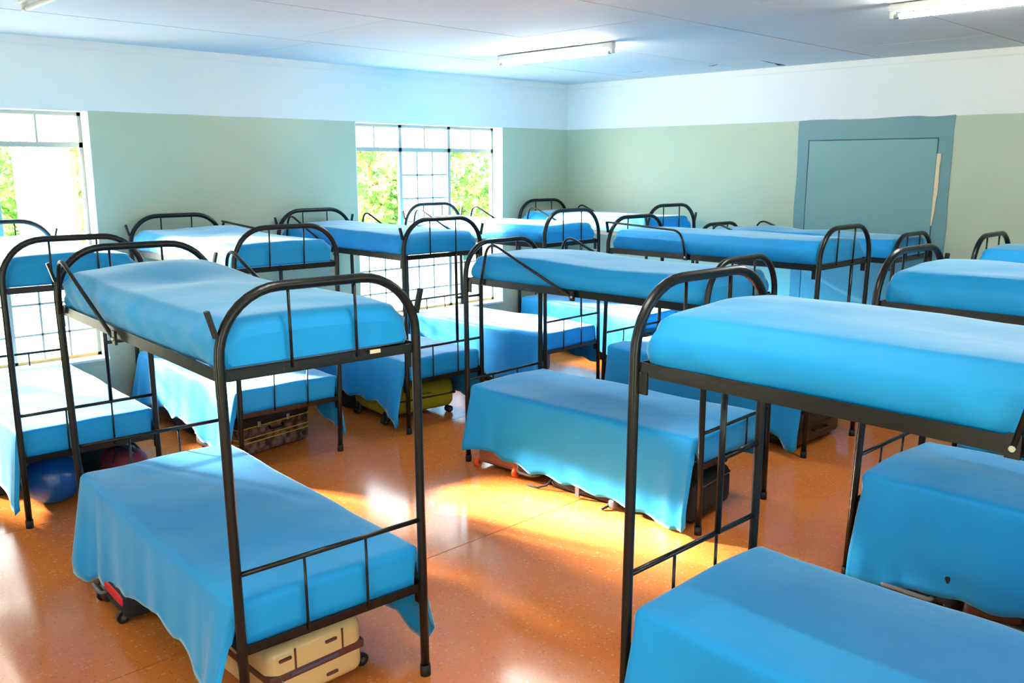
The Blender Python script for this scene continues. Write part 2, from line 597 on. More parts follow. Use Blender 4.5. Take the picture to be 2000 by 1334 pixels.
# ------------------------------------------------------------------ windows
def window(name, a, b, xout, sgn, leaves, detail=True):
    """steel casement window in the wall plane; xout = frame plane, sgn = +1 when outside is -X"""
    w = tag(empty(name, Matrix.Translation((0, a, 0))), kind='structure')
    def bx(nm, p, q, m):
        o = MB().span((p[0], p[1] - a, p[2]), (q[0], q[1] - a, q[2])).build(nm, m, w)
        return o
    xi = 0 if sgn > 0 else RX                       # room side of the wall
    lo, hi = min(xi, xout), max(xi, xout)
    t = .006
    bx('reveal', (lo, a, WZ0), (hi, a + t, WZ1), M['white'])
    bx('reveal', (lo, b - t, WZ0), (hi, b, WZ1), M['white'])
    bx('reveal', (lo, a, WZ1 - t), (hi, b, WZ1), M['white'])
    sl = MB().span((lo - .0, 0, WZ0), (hi + (.012 if sgn > 0 else 0), b - a, WZ0 + .02)).build('window_sill', M['white'], w)
    x0, x1 = xout - .018, xout + .018
    F = M['steel']
    zt = 2.295
    bx('frame_jamb', (x0, a, WZ0), (x1, a + .035, WZ1), F); bx('frame_jamb', (x0, b - .035, WZ0), (x1, b, WZ1), F)
    bx('frame_head', (x0, a, WZ1 - .035), (x1, b, WZ1), F)
    bx('frame_sill', (x0, a, WZ0 + .015), (x1, b, WZ0 + .045), M['yellow'])
    bx('transom', (x0, a, zt - .02), (x1, b, zt + .02), F)
    cw = (b - a) / 3
    m1, m2 = a + cw, a + 2 * cw
    for c in (m1, m2):
        bx('mullion', (x0, c - .02, WZ0), (x1, c + .02, WZ1), F)
    xb0, xb1 = xout - .007, xout + .007
    zlow = 1.29
    if not detail:
        bx('pane', (xout - .002, a, WZ0), (xout + .002, b, WZ1), M['clear'])
        return w
    cols = [(a + .035, m1 - .02), (m1 + .02, m2 - .02), (m2 + .02, b - .035)]
    def panes(p, q, zs, nv):
        ys = [p + (q - p) * k / nv for k in range(nv + 1)]
        for y in ys[1:-1]:
            bx('glazing_bar', (xb0, y - .008, zs[0]), (xb1, y + .008, zs[-1]), F)
        for z in zs[1:-1]:
            bx('glazing_bar', (xb0, p, z - .008), (xb1, q, z + .008), F)
        for y0, y1 in zip(ys, ys[1:]):
            for z0, z1 in zip(zs, zs[1:]):
                bx('pane', (xout - .002, y0 + .004, z0 + .004), (xout + .002, y1 - .004, z1 - .004), M['frost'])
    for k, (p, q) in enumerate(cols):
        panes(p, q, [zt + .02, WZ1 - .035], 2)
        bx('frame_rail', (x0, p, zlow - .018), (x1, q, zlow + .018), F)
        panes(p, q, [WZ0 + .045, .78, 1.03, zlow - .018], 3)
        if leaves[k] is None:
            panes(p, q, [zlow + .018, 1.53, 1.78, 2.03, zt - .02], 3)
        else:
            hinge, ang, gap = leaves[k]           # open casement leaf, swung outwards
            lw, lz0, lz1 = (q - p) - .01, zlow + .022, zt - .024
            yh = q - gap if hinge > 0 else p + gap
            R = Matrix.Translation((xout - sgn * .012, yh - a, 0)) @ Matrix.Rotation(-hinge * ang * sgn, 4, 'Z')
            lf = bpy.data.objects.new('casement_leaf', None)
            COL.objects.link(lf); lf.parent = w; lf.matrix_local = R
            def lb(nm, y0, z0, y1, z1, th, m):
                return MB().span((-th, -hinge * y0, z0), (th, -hinge * y1, z1)).build(nm, m, lf)
            st = M['yellow']
            lb('leaf_stile', 0, lz0, .03, lz1, .012, st); lb('leaf_stile', lw - .03, lz0, lw, lz1, .012, F)
            lb('leaf_rail', 0, lz0, lw, lz0 + .03, .012, F); lb('leaf_rail', 0, lz1 - .03, lw, lz1, .012, F)
            iw = lw - .06
            for i in range(3):
                for j in range(4):
                    h = (lz1 - lz0 - .06) / 4
                    lb('pane', .03 + iw * i / 3 + .003, lz0 + .03 + h * j + .003, .03 + iw * (i + 1) / 3 - .003, lz0 + .03 + h * (j + 1) - .003, .002, M['frost'])
            for i in (1, 2):
                lb('glazing_bar', .03 + iw * i / 3 - .005, lz0, .03 + iw * i / 3 + .005, lz1, .005, F)
            for j in (1, 2, 3):
                z = lz0 + .03 + (lz1 - lz0 - .06) / 4 * j
                lb('glazing_bar', 0, z - .005, lw, z + .005, .005, F)
    return w


XO = -.178
window('window_1', WIN_L[0][0], WIN_L[0][1], XO, 1, [None, None, (1, math.radians(60), .04)])
window('window_2', WIN_L[1][0], WIN_L[1][1], XO, 1, [(-1, math.radians(168), .0), None, (1, math.radians(150), .0)])
for k, (a, b) in enumerate(FILL_WIN_R):
    window('window_%d' % (k + 3), a, b, RX + .178, -1, None, False)  # out of view, added for fill light


def front_fill_window(name, a, b):  # plain unseen window, added to let in fill light
    w = tag(empty(name, Matrix.Translation((a, RY - .178, 0))), kind='structure')
    L = b - a
    for nm, p, q in (('frame_jamb', (0, -.018, WZ0), (.035, .018, WZ1)), ('frame_jamb', (L - .035, -.018, WZ0), (L, .018, WZ1)),
                     ('frame_head', (0, -.018, WZ1 - .035), (L, .018, WZ1)), ('frame_sill', (0, -.018, WZ0), (L, .018, WZ0 + .035)),
                     ('transom', (0, -.018, 2.275), (L, .018, 2.315)), ('mullion', (L / 3 - .02, -.018, WZ0), (L / 3 + .02, .018, WZ1)),
                     ('mullion', (2 * L / 3 - .02, -.018, WZ0), (2 * L / 3 + .02, .018, WZ1))):
        MB().span(p, q).build(nm, M['steel'], w)
    MB().span((0, -.002, WZ0), (L, .002, WZ1)).build('pane', M['clear'], w)


for k, (a, b) in enumerate(FILL_WIN_F):
    front_fill_window('window_%d' % (k + 3 + len(FILL_WIN_R)), a, b)


# blocked doorway in the back wall, painted over in teal
def wavy(x0, z0, x1, z1, seed, amp, n=24, depth=(-.006, 0)):
    """thin slab with slightly uneven edges on the back wall"""
    edge = []
    for (ax, az), (bx_, bz) in (((x0, z0), (x1, z0)), ((x1, z0), (x1, z1)), ((x1, z1), (x0, z1)), ((x0, z1), (x0, z0))):
        for i in range(n):
            t = i / n
            k = amp * nz(seed + t * 9, ax * 3.3 + az * 1.7 + bx_)
            vert = abs(ax - bx_) < 1e-6
            edge.append((ax + (bx_ - ax) * t + (k if vert else 0), az + (bz - az) * t + (0 if vert else k)))
    m = MB()
    N_ = len(edge)
    vs = [(x, depth[0], z) for x, z in edge] + [(x, depth[1], z) for x, z in edge]
    fs = [tuple(range(N_))] + [(i, i + N_, (i + 1) % N_ + N_, (i + 1) % N_) for i in range(N_)]
    m.add(vs, fs)
    return m


dr = tag(wavy(3.10, .0, 4.58, 2.563, 1.0, .012).build('door_1', M['teal']), kind='structure')
for nm, p, q in (('door_groove', (3.212, .0), (3.222, 2.372)), ('door_groove', (4.447, .0), (4.456, 2.372)), ('door_groove', (3.212, 2.366), (4.456, 2.376))):
    wavy(p[0], p[1], q[0], q[1], 5.0, .003, 30, (-.0075, -.006)).build(nm, M['dirt'], dr)  # thin dark strips draw the groove lines on the slab
wavy(3.224, .0, 4.446, 2.364, 9.0, .006, 24, (-.010, -.006)).build('door_panel', M['teal2'], dr)
ed = []
for i in range(17):
    t = i / 16
    z = 2.235 - t * .64
    wd = .034 * (1 - .75 * max(0, t - .55) / .45) + .010 * nz(t * 9, 3.3)
    ed.append((z, 4.452 - .004 * t, max(.006, wd)))
vs = [(x, -.0125, z) for z, x, wd in ed] + [(x + wd, -.0125, z) for z, x, wd in ed]
vs += [(x, -.006, z) for z, x, wd in ed] + [(x + wd, -.006, z) for z, x, wd in ed]
n = len(ed)
fs = [(i, i + 1, n + i + 1, n + i) for i in range(n - 1)] + [(n + i, n + i + 1, 3 * n + i + 1, 3 * n + i) for i in range(n - 1)] + [(i + 1, i, 2 * n + i, 2 * n + i + 1) for i in range(n - 1)]
MB().add(vs, fs).build('peeled_plaster', M['plaster'], dr)

# ------------------------------------------------------------------ bunk beds
BL, BW = 1.943, 0.792
Z1, ZB, Z3, Z4, ZS = .4082, .6809, 1.4156, 1.6921, 1.6428
BEDS = {   # x, y, turn in degrees, height offsets (lower rail, crossbar, upper rail, hoop, stub), racking
    'A': (3.897, -6.578, -3.43, (.002, .031, .018, .035, .021), (.0184, -.0226)),
    'B': (1.051, -6.507, -2.71, (.007, .007, .009, .020, .006), (-.0077, -.001)),
    'C': (1.069, -5.143, -2.29, (.006, .012, .012, .022, .009), (.0109, .0143)),
    'D': (1.110, -3.730, -1.01, (.010, .013, .007, .022, .016), (-.0002, -.009)),
    'E': (1.060, -2.160, 2.47, (.014, .029, .001, .032, .028), (-.0116, -.0091)),
    'F': (1.050, -.536, -2.52, (.009, .009, .009, .030, -.010), (-.0051, -.0003)),
    'G': (3.868, -3.808, 2.37, (-.001, -.067, -.078, -.094, -.062), (.0011, -.0098)),
    'H': (3.623, -2.020, .05, (.003, .005, -.004, -.005, .016), (.0124, .0098)),
    'I': (3.532, -.49, .13, (-.099, -.099, -.076, -.141, -.099), (-.0039, .0063)),
    'J': (6.845, -5.749, -1.04, (.068, .077, .069, .069, .068), (.0065, -.0009)),
    'K': (6.687, -3.681, -1.37, (.012, -.014, .037, .015, .012), (.0283, .0092)),
    'L': (6.345, -1.221, .47, (-.043, -.043, -.035, -.059, -.043), (-.0012, -.0005)),
}
BED_LABEL = {
    'A': 'black tubular bunk bed in the left foreground, beige suitcase under its near end',
    'B': 'black tubular bunk bed at the left edge, right in front of the left window',
    'C': 'black tubular bunk bed against the wall between the windows, checked suitcase beneath',
    'D': 'black tubular bunk bed at the near side of the right window, olive suitcase beneath',
    'E': 'black tubular bunk bed whose far end stands before the right window, mauve bag beneath',
    'F': 'black tubular bunk bed in the far corner of the room',
    'G': 'low black bunk bed in the middle, tan and black bags lying beneath',
    'H': 'black bunk bed behind the middle bed with its guard rail hooked level',
    'I': 'low black bunk bed along the back wall before the teal patch',
    'J': 'black bunk bed in the right foreground, cut by the right picture edge',
    'K': 'black bunk bed second from the front at the right edge',
    'L': 'black bunk bed at the right edge nearest the back wall',
}
PLACE = {
    'A': 'bunk bed in the left foreground', 'B': 'bunk bed at the left edge by the left window',
    'C': 'bunk bed between the two windows', 'D': 'bunk bed above the olive suitcase',
    'E': 'bunk bed above the mauve bag by the right window', 'F': 'bunk bed in the far corner',
    'G': 'low bunk bed in the middle of the floor', 'H': 'bunk bed with the level guard rail',
    'I': 'low bunk bed by the teal patch', 'J': 'bunk bed in the right foreground',
    'K': 'right-edge bunk bed second from the front', 'L': 'right-edge bunk bed nearest the back wall',
}
GUARDS = {'A': (('drop', -1, -.06), ('drop', 1, 0)), 'D': (('drop', -1, .03), ('drop', 1, .03)), 'E': (('drop', -1, 0), ('drop', 1, 0)),
          'F': (('drop', -1, 0), ('drop', 1, 0)), 'G': (('drop', -1, .04), ('drop', 1, .04)), 'I': (('drop', -1, 0), ('drop', 1, 0)),
          'H': (('hook', -1, 0),), 'C': (('hook', 1, 0),), 'J': (('hookn', -1, 0),)}
PEGS = {'A': ((1, -1), (1, 1), (-1, -1), (-1, 1)), 'B': ((-1, -1), (-1, 1)), 'C': ((-1, -1), (-1, 1)), 'D': ((1, -1), (1, 1), (-1, -1), (-1, 1)),
        'E': ((-1, -1), (-1, 1)), 'F': ((1, -1), (1, 1)), 'H': ((-1, -1),), 'K': ((-1, 1),)}
LADDER = {'B': 1, 'D': 1, 'E': 1, 'H': 1, 'J': -1}


def arc(c, r, a0, a1, n, fn):
    return [fn(c[0] + r * math.cos(a0 + (a1 - a0) * i / n), c[1] + r * math.sin(a0 + (a1 - a0) * i / n)) for i in range(n + 1)]


def round_path(pts, r, n=6):
    """polyline with its inner corners rounded"""
    pts = [Vector(p) for p in pts]
    out = [pts[0]]
    for a, b, c in zip(pts, pts[1:], pts[2:]):
        d1, d2 = (a - b), (c - b)
        k = min(r, d1.length * .48, d2.length * .48)
        p, q = b + d1.normalized() * k, b + d2.normalized() * k
        for i in range(n + 1):
            t = i / n
            out.append(p * (1 - t) ** 2 + b * 2 * t * (1 - t) + q * t ** 2)
    out.append(pts[-1])
    return out


BEDM, BEDZ, BEDX = {}, {}, {}


def make_bed(k):
    x, y, deg, zo, sh = BEDS[k]
    z1, zb, z3, z4, zs = [b + o for b, o in zip((Z1, ZB, Z3, Z4, ZS), zo)]
    mtx = Matrix.Translation((x, y, 0)) @ Matrix.Rotation(math.radians(deg), 4, 'Z')
    xf = lambda p: (p[0] + sh[0] * p[2], p[1] + sh[1] * p[2], p[2])
    BEDM[k], BEDZ[k], BEDX[k] = mtx, (z1, zb, z3, z4, zs), xf
    root = tag(empty('bunk_bed', mtx), BED_LABEL[k], 'bunk bed', 'bunk beds in the dormitory')
    hu, w = BL / 2, BW / 2
    F = M['frame']
    def part(nm, mb, mat=F, par=root):
        mb.xf = xf
        return mb.build(nm, mat, par)
    R = .235
    for e in (-1, 1):
        u = e * hu
        P = [(u, -w, .03), (u, -w, .4), (u, -w, .9), (u, -w, z4 - R)]
        P += arc((-w + R, z4 - R), R, math.pi, math.pi / 2, 9, lambda a, b: (u, a, b))[1:]
        P += arc((w - R, z4 - R), R, math.pi / 2, 0, 9, lambda a, b: (u, a, b))
        P += [(u, w, .9), (u, w, .4), (u, w, .03)]
        part('end_hoop', MB().tube(P, .0185, 10))
        for s in (-1, 1):
            part('foot_cap', MB().tube([(u, s * w, .0), (u, s * w, .05)], .0225, 10), M['rubber'])
            v = s * BW / 6
            part('spindle', MB().tube([(u, v, z3), (u, v, z4)], .0062, 6))
            part('spindle', MB().tube([(u, v, z1), (u, v, zb)], .0062, 6))
            if (e, s) in PEGS.get(k, ()):        # short flat peg welded to the outside of the hoop
                part('peg', MB().box((u, s * (w + .017), zs - .046), (.022, .014, .096), Matrix.Rotation(-s * .26, 3, 'X')))
            for z in (z1, z3):
                part('bracket', MB().box((u - e * .034, s * (w - .004), z - .045), (.036, .008, .075)).box((u - e * .026, s * (w - .012), z - .008), (.05, .018, .008)))
        for z in (z1, z3):
            part('end_rail', MB().box((u - e * .004, 0, z), (.006, BW - .02, .036)).box((u - e * .018, 0, z - .016), (.034, BW - .05, .005)))
        part('crossbar', MB().tube([(u, -w, zb), (u, w, zb)], .0105, 8))
        if LADDER.get(k) == e:
            v = BW / 6
            part('ladder_post', MB().tube([(u - e * .004, v, zb), (u - e * .004, v, z3)], .0125, 8))
            part('ladder_rung', MB().tube([(u - e * .004, v, 1.06), (u, w, 1.06)], .0105, 8))
    for z in (z1, z3):
        for s in (-1, 1):
            part('side_rail', MB().box((0, s * (w - .006), z), (BL - .05, .005, .046)).box((0, s * (w - .024), z - .019), (BL - .06, .036, .005)))
        m = MB()
        for i in range(7):
            m.box((-hu + .16 + i * (BL - .32) / 6, 0, z - .012), (.05, BW - .05, .006))
        part('slat_base', m)
    for typ, s, du in GUARDS.get(k, ()):
        v = s * (w + .012)
        if typ == 'drop':
            pts = [(-.85 + du, v, z3 - .015), (-.80 + du, v, zs - .05), (-.715 + du, v, zs + .045), (-.03 + du, v, z3 - .02)]
            pts = [(-.85 + du, v, z3 - .015), (-.775 + du, v, zs + .05), (-.03 + du, v, z3 - .025)]
            rr, bolt = .11, (-.03 + du, z3 - .02)
        elif typ == 'hook':
            pts = [(-hu, v, zs - .005), (-.215 + du, v, zs - .04), (-.16 + du, v, z3 + .0)]
            rr, bolt = .09, (-.16 + du, z3)
        else:
            pts = [(hu, v, zs - .005), (.215 + du, v, zs - .01), (.169 + du, v, z3 + .0)]
            rr, bolt = .09, (.169 + du, z3)
        g = part('guard_rail', MB().tube(round_path(pts, rr, 8), .0095, 8))
        part('bolt_plate', MB().box((bolt[0], v, bolt[1] + .005), (.034, .012, .06)), F, g)
        part('bolt', MB().tube([(bolt[0], v, bolt[1]), (bolt[0], v + s * .012, bolt[1])], .008, 8), M['bolt'], g)
    return root


for k in BEDS:
    make_bed(k)


# ------------------------------------------------------------------ mattresses in blue sheets
def upper_mattress(k, label, seed, bumps=(), th=.172, end_sag=.0):
    z1, zb, z3, z4, zs = BEDZ[k]
    hl, hw, r = BL / 2 - .024, BW / 2 - .012, .062
    zb0, zt0 = z3 + .012, z3 + .012 + th - .012
    us = [-hl + r * (1 - math.cos(math.pi / 2 * i / 5)) for i in range(6)]
    us += [-hl + r + (2 * hl - 2 * r) * i / 64 for i in range(1, 64)]
    us += [-q for q in reversed(us[:6])]
    def topz(u, v):
        a = .014 * nz(u * 1.3 + seed, v * 2.2, seed * .7) + .006 * nz(u * 4 + seed, v * 5, 2.2)
        for bu, bv, su, sv, h in bumps:
            a += h * math.exp(-((u - bu) / su) ** 2 - ((v - bv) / sv) ** 2)
        return zt0 + a + .012 * (1 - (v / hw) ** 2)
    rows = []
    for u in us:
        de = hl - abs(u)
        ins = r - math.sqrt(max(0, r * r - (r - de) ** 2)) if de < r else 0
        a = hw - ins * .55
        row = []
        prof = []
        for i in range(25):                      # top, from -v to +v
            prof.append((-1 + 2 * i / 24, 'top'))
        bz = zb0 + ins * .25
        rc = .05
        pts = []
        # left side upwards
        for i in range(7):
            t = i / 6
            pts.append(('s', -1, t))
        for i in range(1, 24):
            pts.append(('t', -1 + 2 * i / 24, 0))
        for i in range(7):
            pts.append(('s', 1, 1 - i / 6))
        for i in range(1, 8):
            pts.append(('b', 1 - 2 * i / 8, 0))
        for kd, p, t in pts:
            if kd == 's':
                zt = topz(u, p * a) - ins
                z = bz + (zt - bz - rc * .5) * t
                bul = math.sin(math.pi * min(1, t * 1.02)) ** .7 * .018
                cr = rc * .45 * max(0, (t - .72) / .28) ** 2
                ee = .45 + 1.3 * max(0, (abs(u) - .45) / .5) ** 1.5
                wr = ee * (.014 * nz(u * 8 + z * 12 + seed, p * 3, z * 5) + .011 * abs(nz(u * 17 - z * 20, p * 7, seed)))
                v = p * (a - .016 + bul - cr + wr)
            elif kd == 't':
                v = p * (a - .016)
                e = max(0, (abs(p) - .80) / .20)
                z = topz(u, v) - ins - rc * .35 * e ** 2
            else:
                v, z = p * (a - .02), bz
            uu = u
            if de < 1e-6:
                uu += math.copysign(.006 * nz(v * 6, z * 9, seed), u)
            row.append((uu, v, z))
        row.append(row[0])
        rows.append(row)
    m = MB(BEDX[k])
    m.grid(rows, True, flip=True)
    for row, fl_ in ((rows[0], 0), (rows[-1], 1)):
        # end faces: bridge the ring from side to side so that the face stays flat and smooth
        n0 = len(m.v)
        ring = row[:-1]
        m.v += ring
        f = tuple(n0 + i for i in range(len(ring)))
        m.f.append(tuple(reversed(f)) if fl_ else f)
        m.s.append(True); m.m.append(0)
    o = m.build('sheeted_mattress', M['sheet'], None, BEDM[k])
    tag(o, label, 'mattress', 'mattresses made up in blue sheets')
    return o


def lower_sheet(k, label, seed, hemL, hemR, th=.155, fold=1.0, flare=(0, 0), bumps=()):
    """sheet over the lower mattress, hanging down on both long sides"""
    z1 = BEDZ[k][0]
    hl, w = BL / 2 - .05, BW / 2
    hw = w - .012
    zt0 = z1 + .015 + th
    rnd = random.Random(seed)
    ph = [rnd.uniform(0, 6.28) for _ in range(8)]
    us = [-hl + 2 * hl * i / 110 for i in range(111)]
    def topz(u, v):
        a = .016 * nz(u * 1.4 + seed * 1.3, v * 2.1, seed) + .005 * nz(u * 4.2, v * 4 + seed, 1.1)
        for bu, bv, su, sv, h in bumps:
            a += h * math.exp(-((u - bu) / su) ** 2 - ((v - bv) / sv) ** 2)
        return zt0 + a
    NS, NE, NT = 13, 4, 22
    def skirt(u, s, h, hem):
        """h = 0 at the mattress edge, 1 at the hem"""
        zt = topz(u, s * hw) - .028
        zh = max(.012, lerp_list(hem, u) + .012 * math.sin(u * 23 + ph[0]) + .006 * nz(u * 14, s, seed))
        if zh > zt - .05: zh = zt - .05
        z = zt + (zh - zt) * h
        drop = (zt - zh) * h
        g = min(1, drop / .42)
        q = u + .05 * nz(u * 3, s * 2 + seed, 0)
        fo = .55 * math.sin(q * 15 + ph[1]) + .35 * math.sin(q * 27 + ph[2] + s) + .5 * nz(q * 5, seed, s)
        end = max(0, (abs(u) - hl * .72) / (hl * .28))
        fo += end * .8 * math.sin(q * 34 + ph[3])
        amp = fold * (.006 + .030 * g ** 1.3) * (.55 + .75 * end)
        v = w + .010 + .022 * g + amp * (fo * .5 + .5) + .012 * end * g + (flare[0] if u < 0 else flare[1]) * end * g * (1 if s < 0 else .4)
        return Vector((u, s * v, z))
    def column(u):
        c = []
        for i in range(NS):
            c.append(skirt(u, -1, 1 - i / NS, hemL))
        for i in range(NE):
            t = i / NE * math.pi / 2
            zt = topz(u, -hw)
            c.append(Vector((u, -(w + .010) + .034 * (1 - math.cos(t)), zt - .028 + .028 * math.sin(t))))
        for i in range(NT + 1):
            v = -(w - .024) + 2 * (w - .024) * i / NT
            c.append(Vector((u, v, topz(u, v) + .010 * (1 - (v / w) ** 2))))
        for i in reversed(range(NE)):
            t = i / NE * math.pi / 2
            zt = topz(u, hw)
            c.append(Vector((u, (w + .010) - .034 * (1 - math.cos(t)), zt - .028 + .028 * math.sin(t))))
        for i in reversed(range(NS)):
            c.append(skirt(u, 1, 1 - i / NS, hemR))
        return c
    rows = [column(u) for u in us]
    n = len(rows[0])
    def wrap(base, sg):
        out = []
        zend = z1 - .006
        steps = [('a', .35), ('a', .7), ('a', 1.0), ('d', .3), ('d', .65), ('d', 1.0)]
        for si, (kd, t) in enumerate(steps):
            row = []
            for j, p in enumerate(base):
                p = p.copy()
                istop = NS <= j < n - NS
                prog = (si + 1) / len(steps)
                if istop:
                    edge = min(j - NS, n - NS - 1 - j)
                    av = p.y * (w - .034) / (w + .010)
                    rr = .03
                    if kd == 'a':
                        th_ = t * math.pi / 2
                        p.x += sg * rr * math.sin(th_)
                        p.z -= rr * (1 - math.cos(th_))
                    else:
                        p.x += sg * (rr + .004 * nz(p.y * 7, t * 3, seed))
                        zs_ = p.z - rr
                        low = zend + .012 * nz(p.y * 8, seed, 3)
                        p.z = zs_ + (low - zs_) * t
                    p.y += (av - p.y) * min(1, prog * 1.6)
                else:
                    s = -1 if j < NS else 1
                    p.x += sg * .012 * prog
                    p.y -= s * .028 * prog
                    p.z += .03 * prog * (1 if p.z < .4 else 0)
                row.append(p)
            out.append(row)
        return out
    head = list(reversed(wrap(rows[0], -1)))
    tail = wrap(rows[-1], 1)
    m = MB(BEDX[k])
    m.grid(head + rows + tail, True, flip=True)
    o = m.build('sheeted_mattress', M['sheet'], None, BEDM[k])
    sd = o.modifiers.new('cloth_thickness', 'SOLIDIFY')
    sd.thickness = .003
    sd.offset = -1
    tag(o, label, 'mattress', 'mattresses made up in blue sheets')
    return o


UP_BUMPS = {
    'A': ((-.75, .1, .3, .35, .035), (-.35, -.05, .25, .3, -.03), (.35, .1, .5, .4, .006)),
    'J': ((-.7, .1, .3, .3, .02),), 'G': ((-.5, .1, .35, .4, .02), (.3, 0, .4, .5, -.012)),
    'C': ((-.6, .3, .4, .2, .03), (-.2, -.1, .4, .3, -.02)), 'B': ((.7, -.1, .3, .3, .015),),
    'I': ((.2, 0, .2, .3, .02), (-.4, 0, .2, .3, .03)), 'K': ((-.6, .2, .3, .3, .015),),
}
HEM = {
    'A': ([(-.95, .04), (-.8, .06), (-.636, .10), (-.163, .19), (.11, .235), (.4, .22), (.6, .17), (.75, .09), (.95, .03)],
          [(-.95, .1), (0, .2), (.676, .17), (.774, .09), (.874, .1), (.95, .2)]),
    'B': ([(-.95, .2), (.3, .2), (.6, .14), (.95, .08)], [(-.95, .3), (.95, .33)]),
    'C': ([(-.95, .142), (-.7, .17), (-.4, .22), (-.153, .183), (.09, .198), (.303, .152), (.451, .099), (.634, .1), (.95, .06)],
          [(-.95, .2), (.3, .27), (.519, .265), (.80, .15), (.95, .10)]),
    'D': ([(-.95, .2), (.211, .191), (.527, .198), (.7, .18), (.814, .111), (.95, .04)], [(-.95, .2), (.5, .13), (.95, .13)]),
    'E': ([(-.95, .1), (0, .12), (.4, .1), (.7, .16), (.95, .2)], [(-.95, .2), (.3, .3), (.85, .21), (.95, .2)]),
    'F': ([(-.95, .15), (0, .1), (.95, .12)], [(-.95, .2), (.95, .2)]),
    'G': ([(-.95, .12), (-.86, .15), (-.703, .139), (-.5, .098), (-.265, .082), (.18, .069), (.44, .054), (.58, .041), (.732, .015), (.95, .012)],
          [(-.95, .2), (.5, .3), (.8, .28), (.95, .24)]),
    'H': ([(-.95, .1), (.4, .2), (.777, .14), (.88, .05), (.95, .02)], [(-.95, .2), (.95, .2)]),
    'I': ([(-.95, .1), (.95, .15)], [(-.95, .15), (.95, .15)]),
    'J': ([(-.95, .12), (0, .15), (.95, .2)], [(-.95, .2), (.95, .2)]),
    'K': ([(-.95, .02), (-.82, .033), (-.661, .048), (-.488, .085), (-.368, .077), (-.1, .1), (.95, .15)], [(-.95, .1), (.95, .2)]),
    'L': ([(-.95, .1), (.95, .15)], [(-.95, .2), (.95, .2)]),
}
for i, k in enumerate(BEDS):
    upper_mattress(k, 'upper mattress in blue sheet, ' + PLACE[k], 3.7 + i * 7.3, UP_BUMPS.get(k, ()))
    lower_sheet(k, 'lower mattress under draped blue sheet, ' + PLACE[k], 5 + i * 3, HEM[k][0], HEM[k][1], .155, .3 if k in 'FI' else 1.0, {'A': (.05, .10), 'C': (.03, .05), 'D': (.02, .05), 'G': (.06, .03), 'K': (.06, .02), 'J': (.05, .0)}.get(k, (0, 0)))

# small cream tag showing at the near end of the foreground upper mattress
_z3 = BEDZ['A'][2]
tg = MB(BEDX['A']).box((BL / 2 + .016, .20, _z3 + .014), (.004, .045, .014)).build('fabric_tag', M['tag'], None, BEDM['A'])
tag(tg, 'small cream tag on the near end rail of the left foreground bunk', 'tag')
gc = MB(BEDX['E']).box((-.2, -.26, BEDZ['E'][2] - .12), (.005, .10, .2)).build('hanging_cloth', M['green_cloth'], None, BEDM['E'])
tag(gc, 'pale green cloth hanging beneath the upper bunk by the right window', 'cloth')


# ------------------------------------------------------------------ fluorescent battens
def batten(label, x0, x1, y, lit):
    t = tag(empty('fluorescent_light', Matrix.Translation(((x0 + x1) / 2, y, ZC))), label, 'ceiling light', 'fluorescent battens')
    L = x1 - x0
    MB().rbox((0, 0, -.024), (L, .058, .044), .008, 2).build('housing', M['white'], t)
    MB().tube([(-L / 2 + .03, 0, -.074), (L / 2 - .03, 0, -.074)], .016, 12).build('tube', M['tube'] if lit else M['tube_off'], t)
    for s in (-1, 1):
        MB().rbox((s * (L / 2 - .014), 0, -.062), (.026, .036, .05), .006, 2).build('lamp_holder', M['white'], t)
        MB().tube([(s * (L / 2 - .06), 0, -.074), (s * (L / 2 - .028), 0, -.074)], .0168, 12).build('tube_cap', M['bolt'], t)
    return t


batten('lit fluorescent batten on the ceiling above the middle beds', 1.58, 2.90, -2.66, True)
batten('lit fluorescent batten at the top right of the ceiling', 5.14, 6.46, -2.75, True)
batten('unlit fluorescent batten at the top left corner of the ceiling', 1.76, 3.08, -6.62, False)
batten('fluorescent batten above the foreground beds, out of view overhead', 5.14, 6.46, -6.62, True)  # unseen lamp, added to light the foreground beds from above

# ------------------------------------------------------------------ luggage
def bagroot(name, k, u, v, deg, label, cat='suitcase', group=None):
    return tag(empty(name, BEDM[k] @ Matrix.Translation((u, v, 0)) @ Matrix.Rotation(math.radians(deg), 4, 'Z')), label, cat, group)


def wheel(t, p, axis, r=.028, wd=.022, m='black_plastic'):
    p, a = Vector(p), Vector(axis)
    o = MB().tube([p - a * wd / 2, p + a * wd / 2], r, 12).build('wheel', M[m], t)
    MB().tube([p - a * (wd / 2 + .003), p + a * (wd / 2 + .003)], r * .4, 8).build('wheel_hub', M['grey_plastic'], o)
    return o


def handle(t, p, q, out, m='black_plastic', r=.009, nm='handle'):
    p, q, out = Vector(p), Vector(q), Vector(out)
    return MB().tube(round_path([p, p + out, q + out, q], .03, 5), r, 8).build(nm, M[m], t)


